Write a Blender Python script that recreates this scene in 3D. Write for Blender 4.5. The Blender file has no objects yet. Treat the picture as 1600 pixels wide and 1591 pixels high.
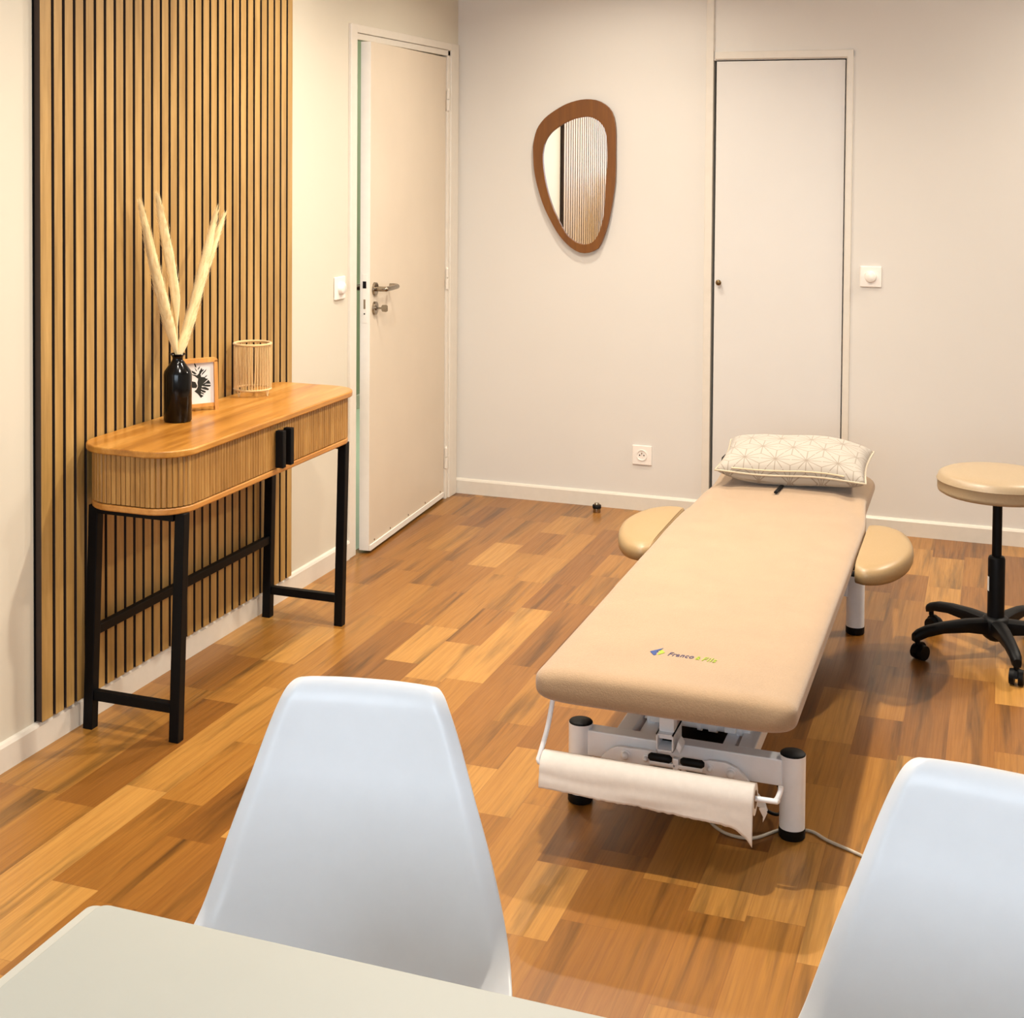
import bpy, bmesh, math, random
from mathutils import Vector, Matrix, noise
random.seed(7)
SC = bpy.context.scene
COL = SC.collection
PI = math.pi

# ------------------------------------------------------------------ camera
F, CX, CY, YAW, PITCH, ROLL, PX, PY, PZ = 2235.07, 718.33, 309.29, 0.36238, -0.031265, 0.005987, 2.3292, -6.1108, 1.56
_f = Vector((-math.sin(YAW) * math.cos(PITCH), math.cos(YAW) * math.cos(PITCH), math.sin(PITCH)))
_r = Vector((math.cos(YAW), math.sin(YAW), 0)); _u = _r.cross(_f)
_r2 = _r * math.cos(ROLL) + _u * math.sin(ROLL); _u2 = _u * math.cos(ROLL) - _r * math.sin(ROLL)
cam = bpy.data.objects.new('camera', bpy.data.cameras.new('camera')); COL.objects.link(cam)
M4 = Matrix((( _r2.x, _u2.x, -_f.x, PX), (_r2.y, _u2.y, -_f.y, PY), (_r2.z, _u2.z, -_f.z, PZ), (0, 0, 0, 1)))
cam.matrix_world = M4
cam.data.sensor_fit = 'HORIZONTAL'; cam.data.sensor_width = 36
cam.data.lens = F / 1600 * 36
cam.data.shift_x = (800 - CX) / 1600; cam.data.shift_y = (CY - 795.5) / 1600
cam.data.clip_start = 0.05
SC.camera = cam

# ------------------------------------------------------------------ world, exposure, lights
w = bpy.data.worlds.new('sky'); SC.world = w; w.use_nodes = True
bg = w.node_tree.nodes['Background']; bg.inputs[0].default_value = (0.76, 0.88, 1.0, 1); bg.inputs[1].default_value = 7.5
SC.view_settings.view_transform = 'Standard'; SC.view_settings.look = 'None'
SC.view_settings.exposure = 0.48; SC.view_settings.gamma = 1.0
try: SC.view_settings.use_curve_mapping = False
except Exception: pass
SC.cycles.sample_clamp_indirect = 6.0
SC.cycles.max_bounces = 10; SC.cycles.diffuse_bounces = 6

def light(name, kind, loc, energy, col, size=.08, size_y=None, target=None, **kw):
    d = bpy.data.lights.new(name, kind); d.energy = energy; d.color = col
    if kind == 'AREA':
        d.shape = 'DISK' if size_y is None else 'RECTANGLE'; d.size = size
        if size_y: d.size_y = size_y
    else: d.shadow_soft_size = size
    for k, v in kw.items(): setattr(d, k, v)
    o = bpy.data.objects.new(name, d); COL.objects.link(o); o.location = loc
    if target is not None: o.rotation_euler = (Vector(target) - Vector(loc)).to_track_quat('-Z', 'Y').to_euler()
    return o
WARM = (1.0, 0.905, 0.765)
CEIL = 2.5
SPOTS = [  # position, power, aim, where
    ((0.66, -1.95, 2.47), 13, (0.60, -1.95, 0), 'above the console table'), ((1.50, -2.00, 2.47), 27, (1.50, -2.0, 0), 'above the middle of the treatment table'),
    ((1.45, -3.45, 2.47), 20, (1.45, -3.45, 0), 'above the foot end of the treatment table'), ((0.75, -3.45, 2.47), 7, (0.75, -3.45, 0), 'near the left wall, in front of the slatted panel'),
    ((0.85, -0.80, 2.47), 10, (0.85, -0.80, 0), 'beside the open door and the mirror, added to brighten the back of the room'),  # extra lamp, added to lift the back floor and back wall
    ((3.20, -0.55, 2.47), 14, (2.3, -1.7, 0), 'tilted towards the stool, second from the back wall'), ((3.30, -0.25, 2.47), 11, (2.2, -1.9, 0), 'tilted towards the stool, nearest the back wall'),
]
for _p, _e, _t, _w in SPOTS:
    light('downlight_lamp', 'AREA', _p, _e, WARM, size=.06, target=_t, spread=math.radians(150))
WY = -7.4
_po = light('window_daylight', 'AREA', (2.0, WY - .06, 1.6), 1, (1, 1, 1), size=2.8, size_y=1.4, target=(2.0, 0, 1.6))
_po.data.cycles.is_portal = True
light('corridor_lamp', 'AREA', (-.75, .9, 2.45), 26, (1, .97, .9), size=.15, target=(-.75, .9, 0))

# ------------------------------------------------------------------ materials
def lin(c):
    return tuple(((v / 255) / 12.92 if v <= 10.3 else ((v / 255 + .055) / 1.055) ** 2.4) for v in c) + (1,)
class Mat:
    def __init__(s, name):
        s.m = bpy.data.materials.new(name); s.m.use_nodes = True; s.t = s.m.node_tree
        s.b = s.t.nodes['Principled BSDF']
    def n(s, typ, **kw):
        nd = s.t.nodes.new(typ)
        for k, v in kw.items(): setattr(nd, k, v)
        return nd
    def l(s, a, b): s.t.links.new(a, b)
    def math(s, op, a, b=None, c=None):
        nd = s.n('ShaderNodeMath', operation=op)
        for i, v in enumerate((a, b, c)):
            if v is None: continue
            if isinstance(v, (int, float)): nd.inputs[i].default_value = v
            else: s.l(v, nd.inputs[i])
        return nd.outputs[0]
    def coord(s, scale=(1, 1, 1), rot=(0, 0, 0), kind='Object'):
        tc = s.n('ShaderNodeTexCoord'); mp = s.n('ShaderNodeMapping')
        mp.inputs['Scale'].default_value = scale; mp.inputs['Rotation'].default_value = rot
        s.l(tc.outputs[kind], mp.inputs[0]); return mp.outputs[0]
    def noise(s, vec, scale=5, detail=4, rough=.6, dist=0):
        nd = s.n('ShaderNodeTexNoise'); nd.inputs['Scale'].default_value = scale; nd.inputs['Detail'].default_value = detail
        nd.inputs['Roughness'].default_value = rough; nd.inputs['Distortion'].default_value = dist
        if vec is not None: s.l(vec, nd.inputs['Vector'])
        return nd.outputs['Fac']
    def ramp(s, fac, stops):
        nd = s.n('ShaderNodeValToRGB'); cr = nd.color_ramp
        while len(cr.elements) < len(stops): cr.elements.new(.5)
        for e, (p, c) in zip(cr.elements, stops): e.position = p; e.color = lin(c) if max(c) > 1 else tuple(c) + (1,)
        s.l(fac, nd.inputs[0]); return nd.outputs[0]
    def mix(s, fac, a, b, mode='MIX'):
        nd = s.n('ShaderNodeMix', data_type='RGBA', blend_type=mode)
        if isinstance(fac, (int, float)): nd.inputs[0].default_value = fac
        else: s.l(fac, nd.inputs[0])
        for i, v in ((6, a), (7, b)):
            if isinstance(v, tuple): nd.inputs[i].default_value = v
            else: s.l(v, nd.inputs[i])
        return nd.outputs[2]
    def bump(s, h, strength=.2, dist=.002):
        nd = s.n('ShaderNodeBump'); nd.inputs['Strength'].default_value = strength; nd.inputs['Distance'].default_value = dist
        s.l(h, nd.inputs['Height']); s.l(nd.outputs[0], s.b.inputs['Normal'])
    def set(s, col=None, rough=None, metal=None, spec=None, **kw):
        if col is not None:
            if isinstance(col, tuple): s.b.inputs['Base Color'].default_value = lin(col)
            else: s.l(col, s.b.inputs['Base Color'])
        if rough is not None:
            if isinstance(rough, (int, float)): s.b.inputs['Roughness'].default_value = rough
            else: s.l(rough, s.b.inputs['Roughness'])
        if metal is not None: s.b.inputs['Metallic'].default_value = metal
        if spec is not None: s.b.inputs['Specular IOR Level'].default_value = spec
        for k, v in kw.items(): s.b.inputs[k.replace('_', ' ')].default_value = v
        return s.m
def plain(name, col, rough=.5, metal=0., var=.04, nscale=30, bump=.05, spec=.5):
    M = Mat(name); v = M.coord(); nz = M.noise(v, nscale, 3)
    c0 = tuple(max(1.1, x * (1 - var)) for x in col); c1 = tuple(min(255, x * (1 + var)) for x in col)
    M.set(M.ramp(nz, [(.3, c0), (.7, c1)]), rough, metal, spec)
    if bump: M.bump(nz, bump, .001)
    return M.m
def wood(name, dark, mid, light_, axis='z', scale=1., rough=.45, rings=1.):
    M = Mat(name)
    sc = {'x': (1.2, 14, 14), 'y': (14, 1.2, 14), 'z': (14, 14, 1.2)}[axis]
    v = M.coord(tuple(a * scale for a in sc))
    g = M.noise(v, 2.2, 6, .62, .35)
    sc2 = {'x': (3, 130, 130), 'y': (130, 3, 130), 'z': (130, 130, 3)}[axis]
    f = M.noise(M.coord(sc2), 1.5, 3, .6)
    base = M.ramp(g, [(.28, dark), (.5, mid), (.72, light_)])
    fine = M.ramp(f, [(.3, (.78, .74, .68)), (.62, (1, 1, 1))])
    M.set(M.mix(.55, base, fine, 'MULTIPLY'), rough)
    M.bump(f, .12, .0006)
    return M.m

def floor_mat():
    M = Mat('vinyl_oak_strip')
    tc = M.n('ShaderNodeTexCoord'); sp = M.n('ShaderNodeSeparateXYZ'); M.l(tc.outputs['Object'], sp.inputs[0])
    X, Y = sp.outputs[0], sp.outputs[1]
    Wd = .1175
    row = M.math('FLOOR', M.math('DIVIDE', M.math('SUBTRACT', X, .807), Wd))
    fx = M.math('FRACT', M.math('DIVIDE', M.math('SUBTRACT', X, .807), Wd))
    def wn(a, b=0.):
        c = M.n('ShaderNodeCombineXYZ'); M.l(a, c.inputs[0])
        if isinstance(b, float): c.inputs[1].default_value = b
        else: M.l(b, c.inputs[1])
        n = M.n('ShaderNodeTexWhiteNoise', noise_dimensions='2D'); M.l(c.outputs[0], n.inputs[0]); return n
    r1 = wn(row, 3.3); r2 = wn(row, 9.1)
    L = M.math('ADD', M.math('MULTIPLY', r1.outputs[0], .10), .62)
    yy = M.math('DIVIDE', M.math('ADD', Y, M.math('MULTIPLY', r2.outputs[0], 2.7)), L)
    idx = M.math('FLOOR', yy); fy = M.math('FRACT', yy)
    # every other strip is split into unequal lengths
    rc = wn(row, idx).outputs[0]; cut = M.math('ADD', M.math('ADD', M.math('MULTIPLY', rc, .3), .38), M.math('MULTIPLY', M.math('GREATER_THAN', rc, .55), 2.))
    half = M.math('GREATER_THAN', fy, cut)
    idx2 = M.math('ADD', M.math('MULTIPLY', idx, 2.), half)
    rnd = wn(M.math('ADD', row, 40.), idx2)
    jointd = M.math('MULTIPLY', M.math('MINIMUM', M.math('MINIMUM', fy, M.math('SUBTRACT', 1., fy)), M.math('ABSOLUTE', M.math('SUBTRACT', fy, cut))), L)
    sided = M.math('MULTIPLY', M.math('MINIMUM', fx, M.math('SUBTRACT', 1., fx)), Wd)
    # grain, shifted per board
    off = M.n('ShaderNodeVectorMath', operation='ADD'); M.l(tc.outputs['Object'], off.inputs[0])
    sh = M.n('ShaderNodeVectorMath', operation='SCALE'); M.l(rnd.outputs[1], sh.inputs[0]); sh.inputs[3].default_value = 9.
    M.l(sh.outputs[0], off.inputs[1])
    def mp(sc):
        m = M.n('ShaderNodeMapping'); m.inputs['Scale'].default_value = sc; M.l(off.outputs[0], m.inputs[0]); return m.outputs[0]
    g1 = M.noise(mp((20, 1.1, 1)), 1., 5, .6, .5)
    g2 = M.noise(mp((190, 3.5, 1)), 1., 4, .65, .2)
    wv = M.n('ShaderNodeTexWave', wave_type='BANDS', bands_direction='X'); M.l(mp((1, .16, 1)), wv.inputs['Vector'])
    wv.inputs['Scale'].default_value = 14; wv.inputs['Distortion'].default_value = 11; wv.inputs['Detail'].default_value = 3; wv.inputs['Detail Scale'].default_value = 1.2
    tone = M.ramp(rnd.outputs[0], [(0., (124, 79, 30)), (.25, (139, 91, 36)), (.5, (151, 102, 42)), (.78, (164, 115, 51)), (1., (182, 134, 68))])
    a = M.mix(.75, tone, M.ramp(g1, [(.25, (.85, .79, .71)), (.5, (1, 1, 1)), (.75, (1.1, 1.09, 1.06))]), 'MULTIPLY')
    a = M.mix(.55, a, M.ramp(g2, [(.3, (.66, .58, .5)), (.6, (1, 1, 1))]), 'MULTIPLY')
    a = M.mix(.2, a, M.ramp(wv.outputs['Fac'], [(.1, (.66, .58, .5)), (.55, (1, 1, 1))]), 'MULTIPLY')
    j = M.math('LESS_THAN', M.math('MINIMUM', jointd, sided), .0011)
    a = M.mix(M.math('MULTIPLY', j, .35), a, lin((110, 62, 26)))
    M.set(a, M.ramp(g2, [(.3, (.36, .36, .36)), (.7, (.28, .28, .28))]), spec=.45)
    M.bump(g2, .06, .0006)
    return M.m
def wall_mat(name, col):
    M = Mat(name); v = M.coord(); nz = M.noise(v, 180, 2); big = M.noise(v, 1.2, 3)
    c0 = tuple(x * .985 for x in col)
    M.set(M.ramp(big, [(.3, c0), (.7, col)]), .55); M.bump(nz, .06, .0008); return M.m
def pillow_mat():
    M = Mat('star_print_cotton')
    tc = M.n('ShaderNodeTexCoord'); sp = M.n('ShaderNodeSeparateXYZ'); M.l(tc.outputs['Object'], sp.inputs[0])
    X = M.math('DIVIDE', sp.outputs[0], .105); Y = M.math('DIVIDE', M.math('ADD', sp.outputs[1], M.math('MULTIPLY', sp.outputs[2], .9)), .105)
    Uc = M.math('SUBTRACT', X, M.math('MULTIPLY', Y, .57735)); Vc = M.math('MULTIPLY', Y, 1.1547)
    fu = M.math('FRACT', Uc); fv = M.math('FRACT', Vc)
    s = M.math('GREATER_THAN', M.math('ADD', fu, fv), 1.)
    def flip(f): return M.math('ABSOLUTE', M.math('SUBTRACT', f, s))
    a, b = flip(fu), flip(fv); c = M.math('SUBTRACT', M.math('SUBTRACT', 1., a), b)
    mn = M.math('MINIMUM', M.math('MINIMUM', a, b), c); mx = M.math('MAXIMUM', M.math('MAXIMUM', a, b), c)
    mid = M.math('SUBTRACT', M.math('SUBTRACT', 1., mn), mx)
    d1 = M.math('MULTIPLY', mn, .87); d2 = M.math('MULTIPLY', M.math('SUBTRACT', mid, mn), .5)
    far = M.math('GREATER_THAN', mx, .52)                       # spines stay near the star centres
    d1b = M.math('ADD', d1, M.math('MULTIPLY', M.math('SUBTRACT', 1., far), .2))
    d = M.math('MINIMUM', d1b, d2)
    line = M.n('ShaderNodeMapRange'); M.l(d, line.inputs[0]); line.inputs[1].default_value = .006; line.inputs[2].default_value = .020
    line.inputs[3].default_value = 1; line.inputs[4].default_value = 0
    nz = M.noise(M.coord(), 420, 2)
    col = M.mix(M.math('MULTIPLY', line.outputs[0], .8), lin((166, 158, 147)), lin((124, 111, 96)))
    M.set(col, .85, Sheen_Weight=.2); M.bump(nz, .25, .001); return M.m
def cloth_mat(name, col, nscale=300, strength=.4):
    M = Mat(name); v = M.coord(); nz = M.noise(v, nscale, 3); big = M.noise(v, 9, 4)
    M.set(M.mix(.5, M.ramp(big, [(.3, tuple(x * .94 for x in col)), (.7, tuple(min(255, x * 1.03) for x in col))]), M.ramp(nz, [(.3, tuple(x * .9 for x in col)), (.7, tuple(min(255, x * 1.04) for x in col))])), .9, Sheen_Weight=.3)
    M.bump(nz, strength, .0015); return M.m
m_floor = floor_mat()
m_wall = wall_mat('wall_paint', (212, 208, 201))
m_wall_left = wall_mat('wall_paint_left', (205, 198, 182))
m_ceil = wall_mat('ceiling_paint', (235, 232, 226))
m_green = wall_mat('green_paint', (172, 182, 154))
m_tile = wall_mat('pale_tile', (190, 205, 180))
m_trim = plain('white_gloss_paint', (212, 205, 193), .35, var=.01, bump=.02)
m_door = plain('door_paint', (204, 191, 172), .45, var=.012, nscale=3, bump=.02)
m_door_edge = plain('door_edge_paint', (226, 222, 214), .4, var=.01)
m_white_plastic = plain('white_plastic', (232, 226, 218), .3, var=.01)
m_black = plain('black_powder_coat', (5, 5, 6), .5, var=.1, spec=.15)
m_blackgap = plain('gap_shade_black', (10, 9, 9), .9)  # shade behind the closet door gap, put into the colour
m_steel = plain('brushed_steel', (150, 138, 122), .25, 1., var=.08)
m_brass = plain('aged_brass', (120, 98, 66), .3, 1.)
m_slat = wood('oak_slat_veneer', (144, 111, 58), (168, 133, 76), (188, 153, 94), 'z', 1., .42)
m_panelback_gap = plain('felt_and_rib_shade', (9, 8, 7), .95, spec=.1)  # felt on the wall panel, painted gap shade on the console carcass
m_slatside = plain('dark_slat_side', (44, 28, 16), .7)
m_tambour = wood('tambour_oak', (134, 94, 42), (158, 114, 56), (180, 137, 76), 'z', 1.6, .45)
m_top = wood('console_top_oak', (136, 84, 26), (176, 119, 47), (204, 154, 82), 'y', .55, .28)
m_rim = wood('console_rim_oak', (160, 104, 44), (182, 124, 58), (196, 140, 72), 'y', 1., .4)
m_mirror_frame = wood('walnut_frame', (100, 57, 6), (112, 66, 10), (124, 76, 14), 'z', 1., .4)
m_frame = wood('beech_frame', (188, 128, 62), (210, 150, 80), (222, 166, 98), 'z', 1., .4)
m_leg_wood = wood('beech_leg', (180, 140, 92), (204, 164, 112), (216, 180, 130), 'z', 1., .5)
m_mirror = Mat('mirror_glass').set((240, 240, 240), .01, 1.)
m_vase = plain('black_glaze', (3, 3, 4), .15, var=.1, bump=0, spec=.3)
m_pampas = cloth_mat('dry_pampas', (234, 210, 158), 500, .3)
m_pampas2 = cloth_mat('dry_pampas_stem', (236, 210, 160), 500, .1)
m_rattan = cloth_mat('paper_cord', (206, 172, 118), 500, .5)
m_paper = plain('print_paper', (226, 224, 222), .7, var=.01, bump=0)
m_ink = plain('leaf_ink', (20, 24, 16), .7, var=.3, nscale=90, bump=0)
m_cover = cloth_mat('terry_cover', (158, 131, 101), 300, .8)
m_leather = plain('tan_leatherette', (156, 130, 92), .42, var=.02, nscale=200, bump=.1)
m_leather2 = plain('beige_leatherette', (158, 138, 110), .4, var=.02, nscale=200, bump=.1)
m_white_metal = plain('white_enamel', (236, 238, 242), .3, var=.01, bump=.01)
m_rubber = plain('black_rubber', (7, 7, 8), .6, var=.1, spec=.25)
m_tissue = plain('tissue_paper', (222, 215, 208), .85, var=.015, nscale=60, bump=.15)
m_pillow = pillow_mat()
m_piping = cloth_mat('cream_piping', (188, 172, 148), 400, .2)
m_shell = plain('white_polypropylene', (208, 210, 213), .38, var=.006, bump=.01)
m_table = plain('white_laminate', (176, 176, 166), .5, var=.008, nscale=4, bump=0)
m_tedge = plain('grey_edge_band', (196, 194, 182), .35, var=.01)
m_cable = plain('grey_cable', (186, 176, 160), .5)
m_sticker = plain('white_sticker', (230, 230, 226), .5, var=.01)
m_blue = plain('logo_blue', (10, 48, 112), .6, bump=0); m_lime = plain('logo_lime', (140, 158, 30), .6, bump=0); m_navy = plain('logo_navy', (30, 18, 74), .6, bump=0)
m_glass = Mat('window_glass'); _t = m_glass.n('ShaderNodeBsdfTransparent'); _g = m_glass.n('ShaderNodeBsdfGlossy'); _g.inputs['Roughness'].default_value = .02
_mx = m_glass.n('ShaderNodeMixShader'); _mx.inputs[0].default_value = .06; m_glass.l(_t.outputs[0], _mx.inputs[1]); m_glass.l(_g.outputs[0], _mx.inputs[2])
m_glass.l(_mx.outputs[0], m_glass.t.nodes['Material Output'].inputs[0]); m_glass = m_glass.m

# ------------------------------------------------------------------ mesh helpers
class B:
    """collects geometry given in world (or thing) coordinates"""
    def __init__(s): s.v = []; s.f = []; s.sm = []
    def add(s, vs, fs, smooth=False):
        o = len(s.v); s.v += [tuple(v) for v in vs]; s.f += [tuple(i + o for i in f) for f in fs]; s.sm += [smooth] * len(fs); return s
    def box(s, x0, x1, y0, y1, z0, z1, rz=0, piv=None):
        vs = [(x, y, z) for z in (z0, z1) for y in (y0, y1) for x in (x0, x1)]
        if rz:
            px, py = piv or ((x0 + x1) / 2, (y0 + y1) / 2); c, n = math.cos(rz), math.sin(rz)
            vs = [(px + (x - px) * c - (y - py) * n, py + (x - px) * n + (y - py) * c, z) for x, y, z in vs]
        return s.add(vs, [(0, 2, 3, 1), (4, 5, 7, 6), (0, 1, 5, 4), (2, 6, 7, 3), (0, 4, 6, 2), (1, 3, 7, 5)])
    def rings(s, rings, smooth=True, caps=True, closed=True):
        n = len(rings[0]); vs = [p for r in rings for p in r]; fs = []
        for i in range(len(rings) - 1):
            for j in range(n if closed else n - 1):
                k = (j + 1) % n; fs.append((i * n + j, i * n + k, (i + 1) * n + k, (i + 1) * n + j))
        s.add(vs, fs, smooth)
        if caps:
            o = len(s.v) - len(vs)
            s.f.append(tuple(o + j for j in reversed(range(n)))); s.sm.append(False)
            s.f.append(tuple(o + (len(rings) - 1) * n + j for j in range(n))); s.sm.append(False)
        return s
    def lathe(s, prof, c=(0, 0, 0), n=32, caps=True):
        return s.rings([[(c[0] + r * math.cos(2 * PI * j / n), c[1] + r * math.sin(2 * PI * j / n), c[2] + z) for j in range(n)] for r, z in prof], caps=caps)
    def tube(s, pts, rad, n=12, caps=True, closed=False, flat=1.):
        pts = [Vector(p) for p in pts]; R = rad if isinstance(rad, (list, tuple)) else [rad] * len(pts)
        rings = []; up = None; m = len(pts)
        for i, p in enumerate(pts):
            if closed: t = pts[(i + 1) % m] - pts[i - 1]
            else: t = pts[min(i + 1, m - 1)] - pts[max(i - 1, 0)]
            t.normalize()
            if up is None: up = Vector((0, 0, 1)) if abs(t.z) < .9 else Vector((1, 0, 0))
            a = t.cross(up).normalized(); b = a.cross(t).normalized(); up = b
            rings.append([p + (a * math.cos(2 * PI * j / n) + b * math.sin(2 * PI * j / n) * flat) * R[i] for j in range(n)])
        if closed: rings.append(rings[0]); caps = False
        return s.rings(rings, caps=caps)
    def cyl(s, a, b, r, r2=None, n=24): return s.tube([a, b], [r, r if r2 is None else r2], n)
    def prism(s, poly, axis, a, b, smooth=False):
        """poly: 2-D points; extruded along axis from a to b"""
        def P(u, v, t): return {'x': (t, u, v), 'y': (u, t, v), 'z': (u, v, t)}[axis]
        n = len(poly); vs = [P(u, v, a) for u, v in poly] + [P(u, v, b) for u, v in poly]
        s.add(vs, [(i, (i + 1) % n, n + (i + 1) % n, n + i) for i in range(n)], smooth)
        o = len(s.v) - 2 * n
        s.f += [tuple(o + i for i in reversed(range(n))), tuple(o + n + i for i in range(n))]; s.sm += [False, False]
        return s
    def make(s, name, mat, parent=None, bevel=0, sub=0, seg=2, world=True, label=None):
        me = bpy.data.meshes.new(name)
        off = Vector(parent_origin(parent)) if (parent is not None and world) else Vector((0, 0, 0))
        me.from_pydata([Vector(v) - off for v in s.v], [], s.f)
        bm = bmesh.new(); bm.from_mesh(me); bmesh.ops.recalc_face_normals(bm, faces=bm.faces); bm.to_mesh(me); bm.free()
        me.polygons.foreach_set('use_smooth', s.sm if not sub else [True] * len(s.sm))
        me.materials.append(mat); me.update()
        o = bpy.data.objects.new(name, me); COL.objects.link(o)
        if parent is not None: o.parent = parent
        if bevel:
            m = o.modifiers.new('bevel', 'BEVEL'); m.width = bevel; m.segments = seg; m.limit_method = 'ANGLE'; m.angle_limit = math.radians(40)
        if sub:
            m = o.modifiers.new('subdivision', 'SUBSURF'); m.levels = sub; m.render_levels = sub
        if any(s.sm) or sub: me.set_sharp_from_angle(angle=math.radians(50))
        if label: o['label'] = label
        return o
def parent_origin(p):
    o = Vector((0, 0, 0))
    while p is not None: o = o + p.location; p = p.parent
    return o
def thing(name, label, cat, loc=(0, 0, 0), group=None, rz=0):
    o = bpy.data.objects.new(name, None); COL.objects.link(o); o.empty_display_size = .1
    o.location = loc; o.rotation_euler = (0, 0, rz); o['label'] = label; o['category'] = cat
    if group: o['group'] = group
    return o
def tag(o, label, cat, group=None):
    o['label'] = label; o['category'] = cat
    if group: o['group'] = group
    return o
def struct(o): o['kind'] = 'structure'; return o
def sroot(name, loc=(0, 0, 0)):
    o = bpy.data.objects.new(name, None); COL.objects.link(o); o.location = loc; o['kind'] = 'structure'; return o
def arc(cx, cy, r, a0, a1, n=8):
    return [(cx + r * math.cos(math.radians(a0 + (a1 - a0) * i / n)), cy + r * math.sin(math.radians(a0 + (a1 - a0) * i / n))) for i in range(n + 1)]
def smooth_poly(pts, k=6):
    out = []; n = len(pts)
    for i in range(n):
        p0, p1, p2, p3 = (Vector((*pts[(i + j - 1) % n], 0)) for j in range(4))
        for t in range(k):
            t /= k
            q = .5 * ((2 * p1) + (p2 - p0) * t + (2 * p0 - 5 * p1 + 4 * p2 - p3) * t * t + (3 * p1 - p0 - 3 * p2 + p3) * t ** 3)
            out.append((q.x, q.y))
    return out
def catmull(pts, k=6):
    P = [Vector(p) for p in pts]; P = [P[0] * 2 - P[1]] + P + [P[-1] * 2 - P[-2]]; out = []
    for i in range(1, len(P) - 2):
        for t in range(k):
            t /= k; a, b, c, d = P[i - 1:i + 3]
            out.append(.5 * ((2 * b) + (c - a) * t + (2 * a - 5 * b + 4 * c - d) * t * t + (3 * b - a - 3 * c + d) * t ** 3))
    out.append(P[-2]); return out

# ------------------------------------------------------------------ the room
RX = 4.3; BW = WY
struct(B().box(-.02, RX + .1, BW - .1, .1, -.08, 0).make('floor', m_floor))
struct(B().box(-.1, RX + .1, BW - .1, .1, CEIL, CEIL + .1).make('ceiling', m_ceil))
OY0, OY1, OZ = -1.110, -.112, 2.022        # opening of the left door
b = B(); b.box(-.1, 0, BW, OY0, 0, CEIL); b.box(-.1, 0, OY1, .1, 0, CEIL); b.box(-.1, 0, OY0, OY1, OZ, CEIL)
struct(b.make('wall_left', m_wall_left))
KX0, KX1, KZ = 1.17, 1.72, 1.962           # closet opening in the back wall
b = B(); b.box(0, KX0, 0, .1, 0, CEIL); b.box(KX1, RX, 0, .1, 0, CEIL); b.box(KX0, KX1, 0, .1, KZ, CEIL)
struct(b.make('wall_back', m_wall))
struct(B().box(KX0 - .05, KX1 + .05, .1, .14, 0, KZ + .05).make('wall_closet', m_blackgap))  # coloured near black so the door gap reads as shade
struct(B().box(RX, RX + .1, BW, .1, 0, CEIL).make('wall_right', m_wall))
WX0, WX1, WZ0, WZ1 = .6, 3.4, .9, 2.3
b = B(); b.box(-.1, WX0, BW - .1, BW, 0, CEIL); b.box(WX1, RX + .1, BW - .1, BW, 0, CEIL); b.box(WX0, WX1, BW - .1, BW, 0, WZ0); b.box(WX0, WX1, BW - .1, BW, WZ1, CEIL)
struct(b.make('wall_front', m_wall))
wr = sroot('window_1', (2, BW, 0))
b = B(); b.box(WX0, WX1, BW - .08, BW - .02, WZ0, WZ0 + .05); b.box(WX0, WX1, BW - .08, BW - .02, WZ1 - .05, WZ1)
for x in (WX0, 1.975, WX1 - .05): b.box(x, x + .05, BW - .08, BW - .02, WZ0, WZ1)
b.make('window_frame', m_trim, wr, .004)
B().box(WX0 + .03, WX1 - .03, BW - .055, BW - .05, WZ0 + .03, WZ1 - .03).make('window_pane', m_glass, wr)
# corridor beyond the left door
struct(B().box(-1.5, -1.34, -2.6, 3.2, 0, CEIL).make('wall_corridor', m_green))
struct(B().box(-1.5, -.02, -2.6, 3.2, -.08, -.004).make('floor_corridor', m_tile))
struct(B().box(-1.5, -.1, -2.6, 3.2, CEIL, CEIL + .1).make('ceiling_corridor', m_ceil))
b = B(); b.box(-1.34, -.1, -2.7, -2.6, 0, CEIL); b.box(-1.34, -.1, 3.1, 3.2, 0, CEIL); b.box(-.1, 0, .1, 3.2, 0, CEIL)
struct(b.make('wall_corridor_end', m_green))
struct(B().box(-1.34, -1.325, -2.6, 3.1, -.004, .08).make('baseboard_corridor', m_trim, None, .003))

def board(name, segs, axis):
    b = B()
    for a, c in segs:
        if axis == 'y': b.prism([(0, 0), (.013, 0), (.013, .062), (.009, .07), (0, .073)], 'y', a, c)
        else: b.prism([(0, 0), (-.013, 0), (-.013, .059), (-.009, .066), (0, .069)], 'x', a, c)
    return struct(b.make(name, m_trim))
b = B(); b.prism([(.0, .0), (.013, .0), (.013, .062), (.009, .07), (0, .073)], 'y', BW, -1.166)
struct(b.make('baseboard_left', m_trim))
b = B()
for x0, x1 in ((.0, 1.138), (1.748, RX)):
    n0 = len(b.v); prof = [(0, 0), (-.013, 0), (-.013, .059), (-.009, .066), (0, .069)]
    b.prism(prof, 'x', x0, x1)
struct(b.make('baseboard_back', m_trim))
struct(B().prism([(RX, 0), (RX - .013, 0), (RX - .013, .062), (RX, .073)], 'y', BW, -.02).make('baseboard_right', m_trim))

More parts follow.
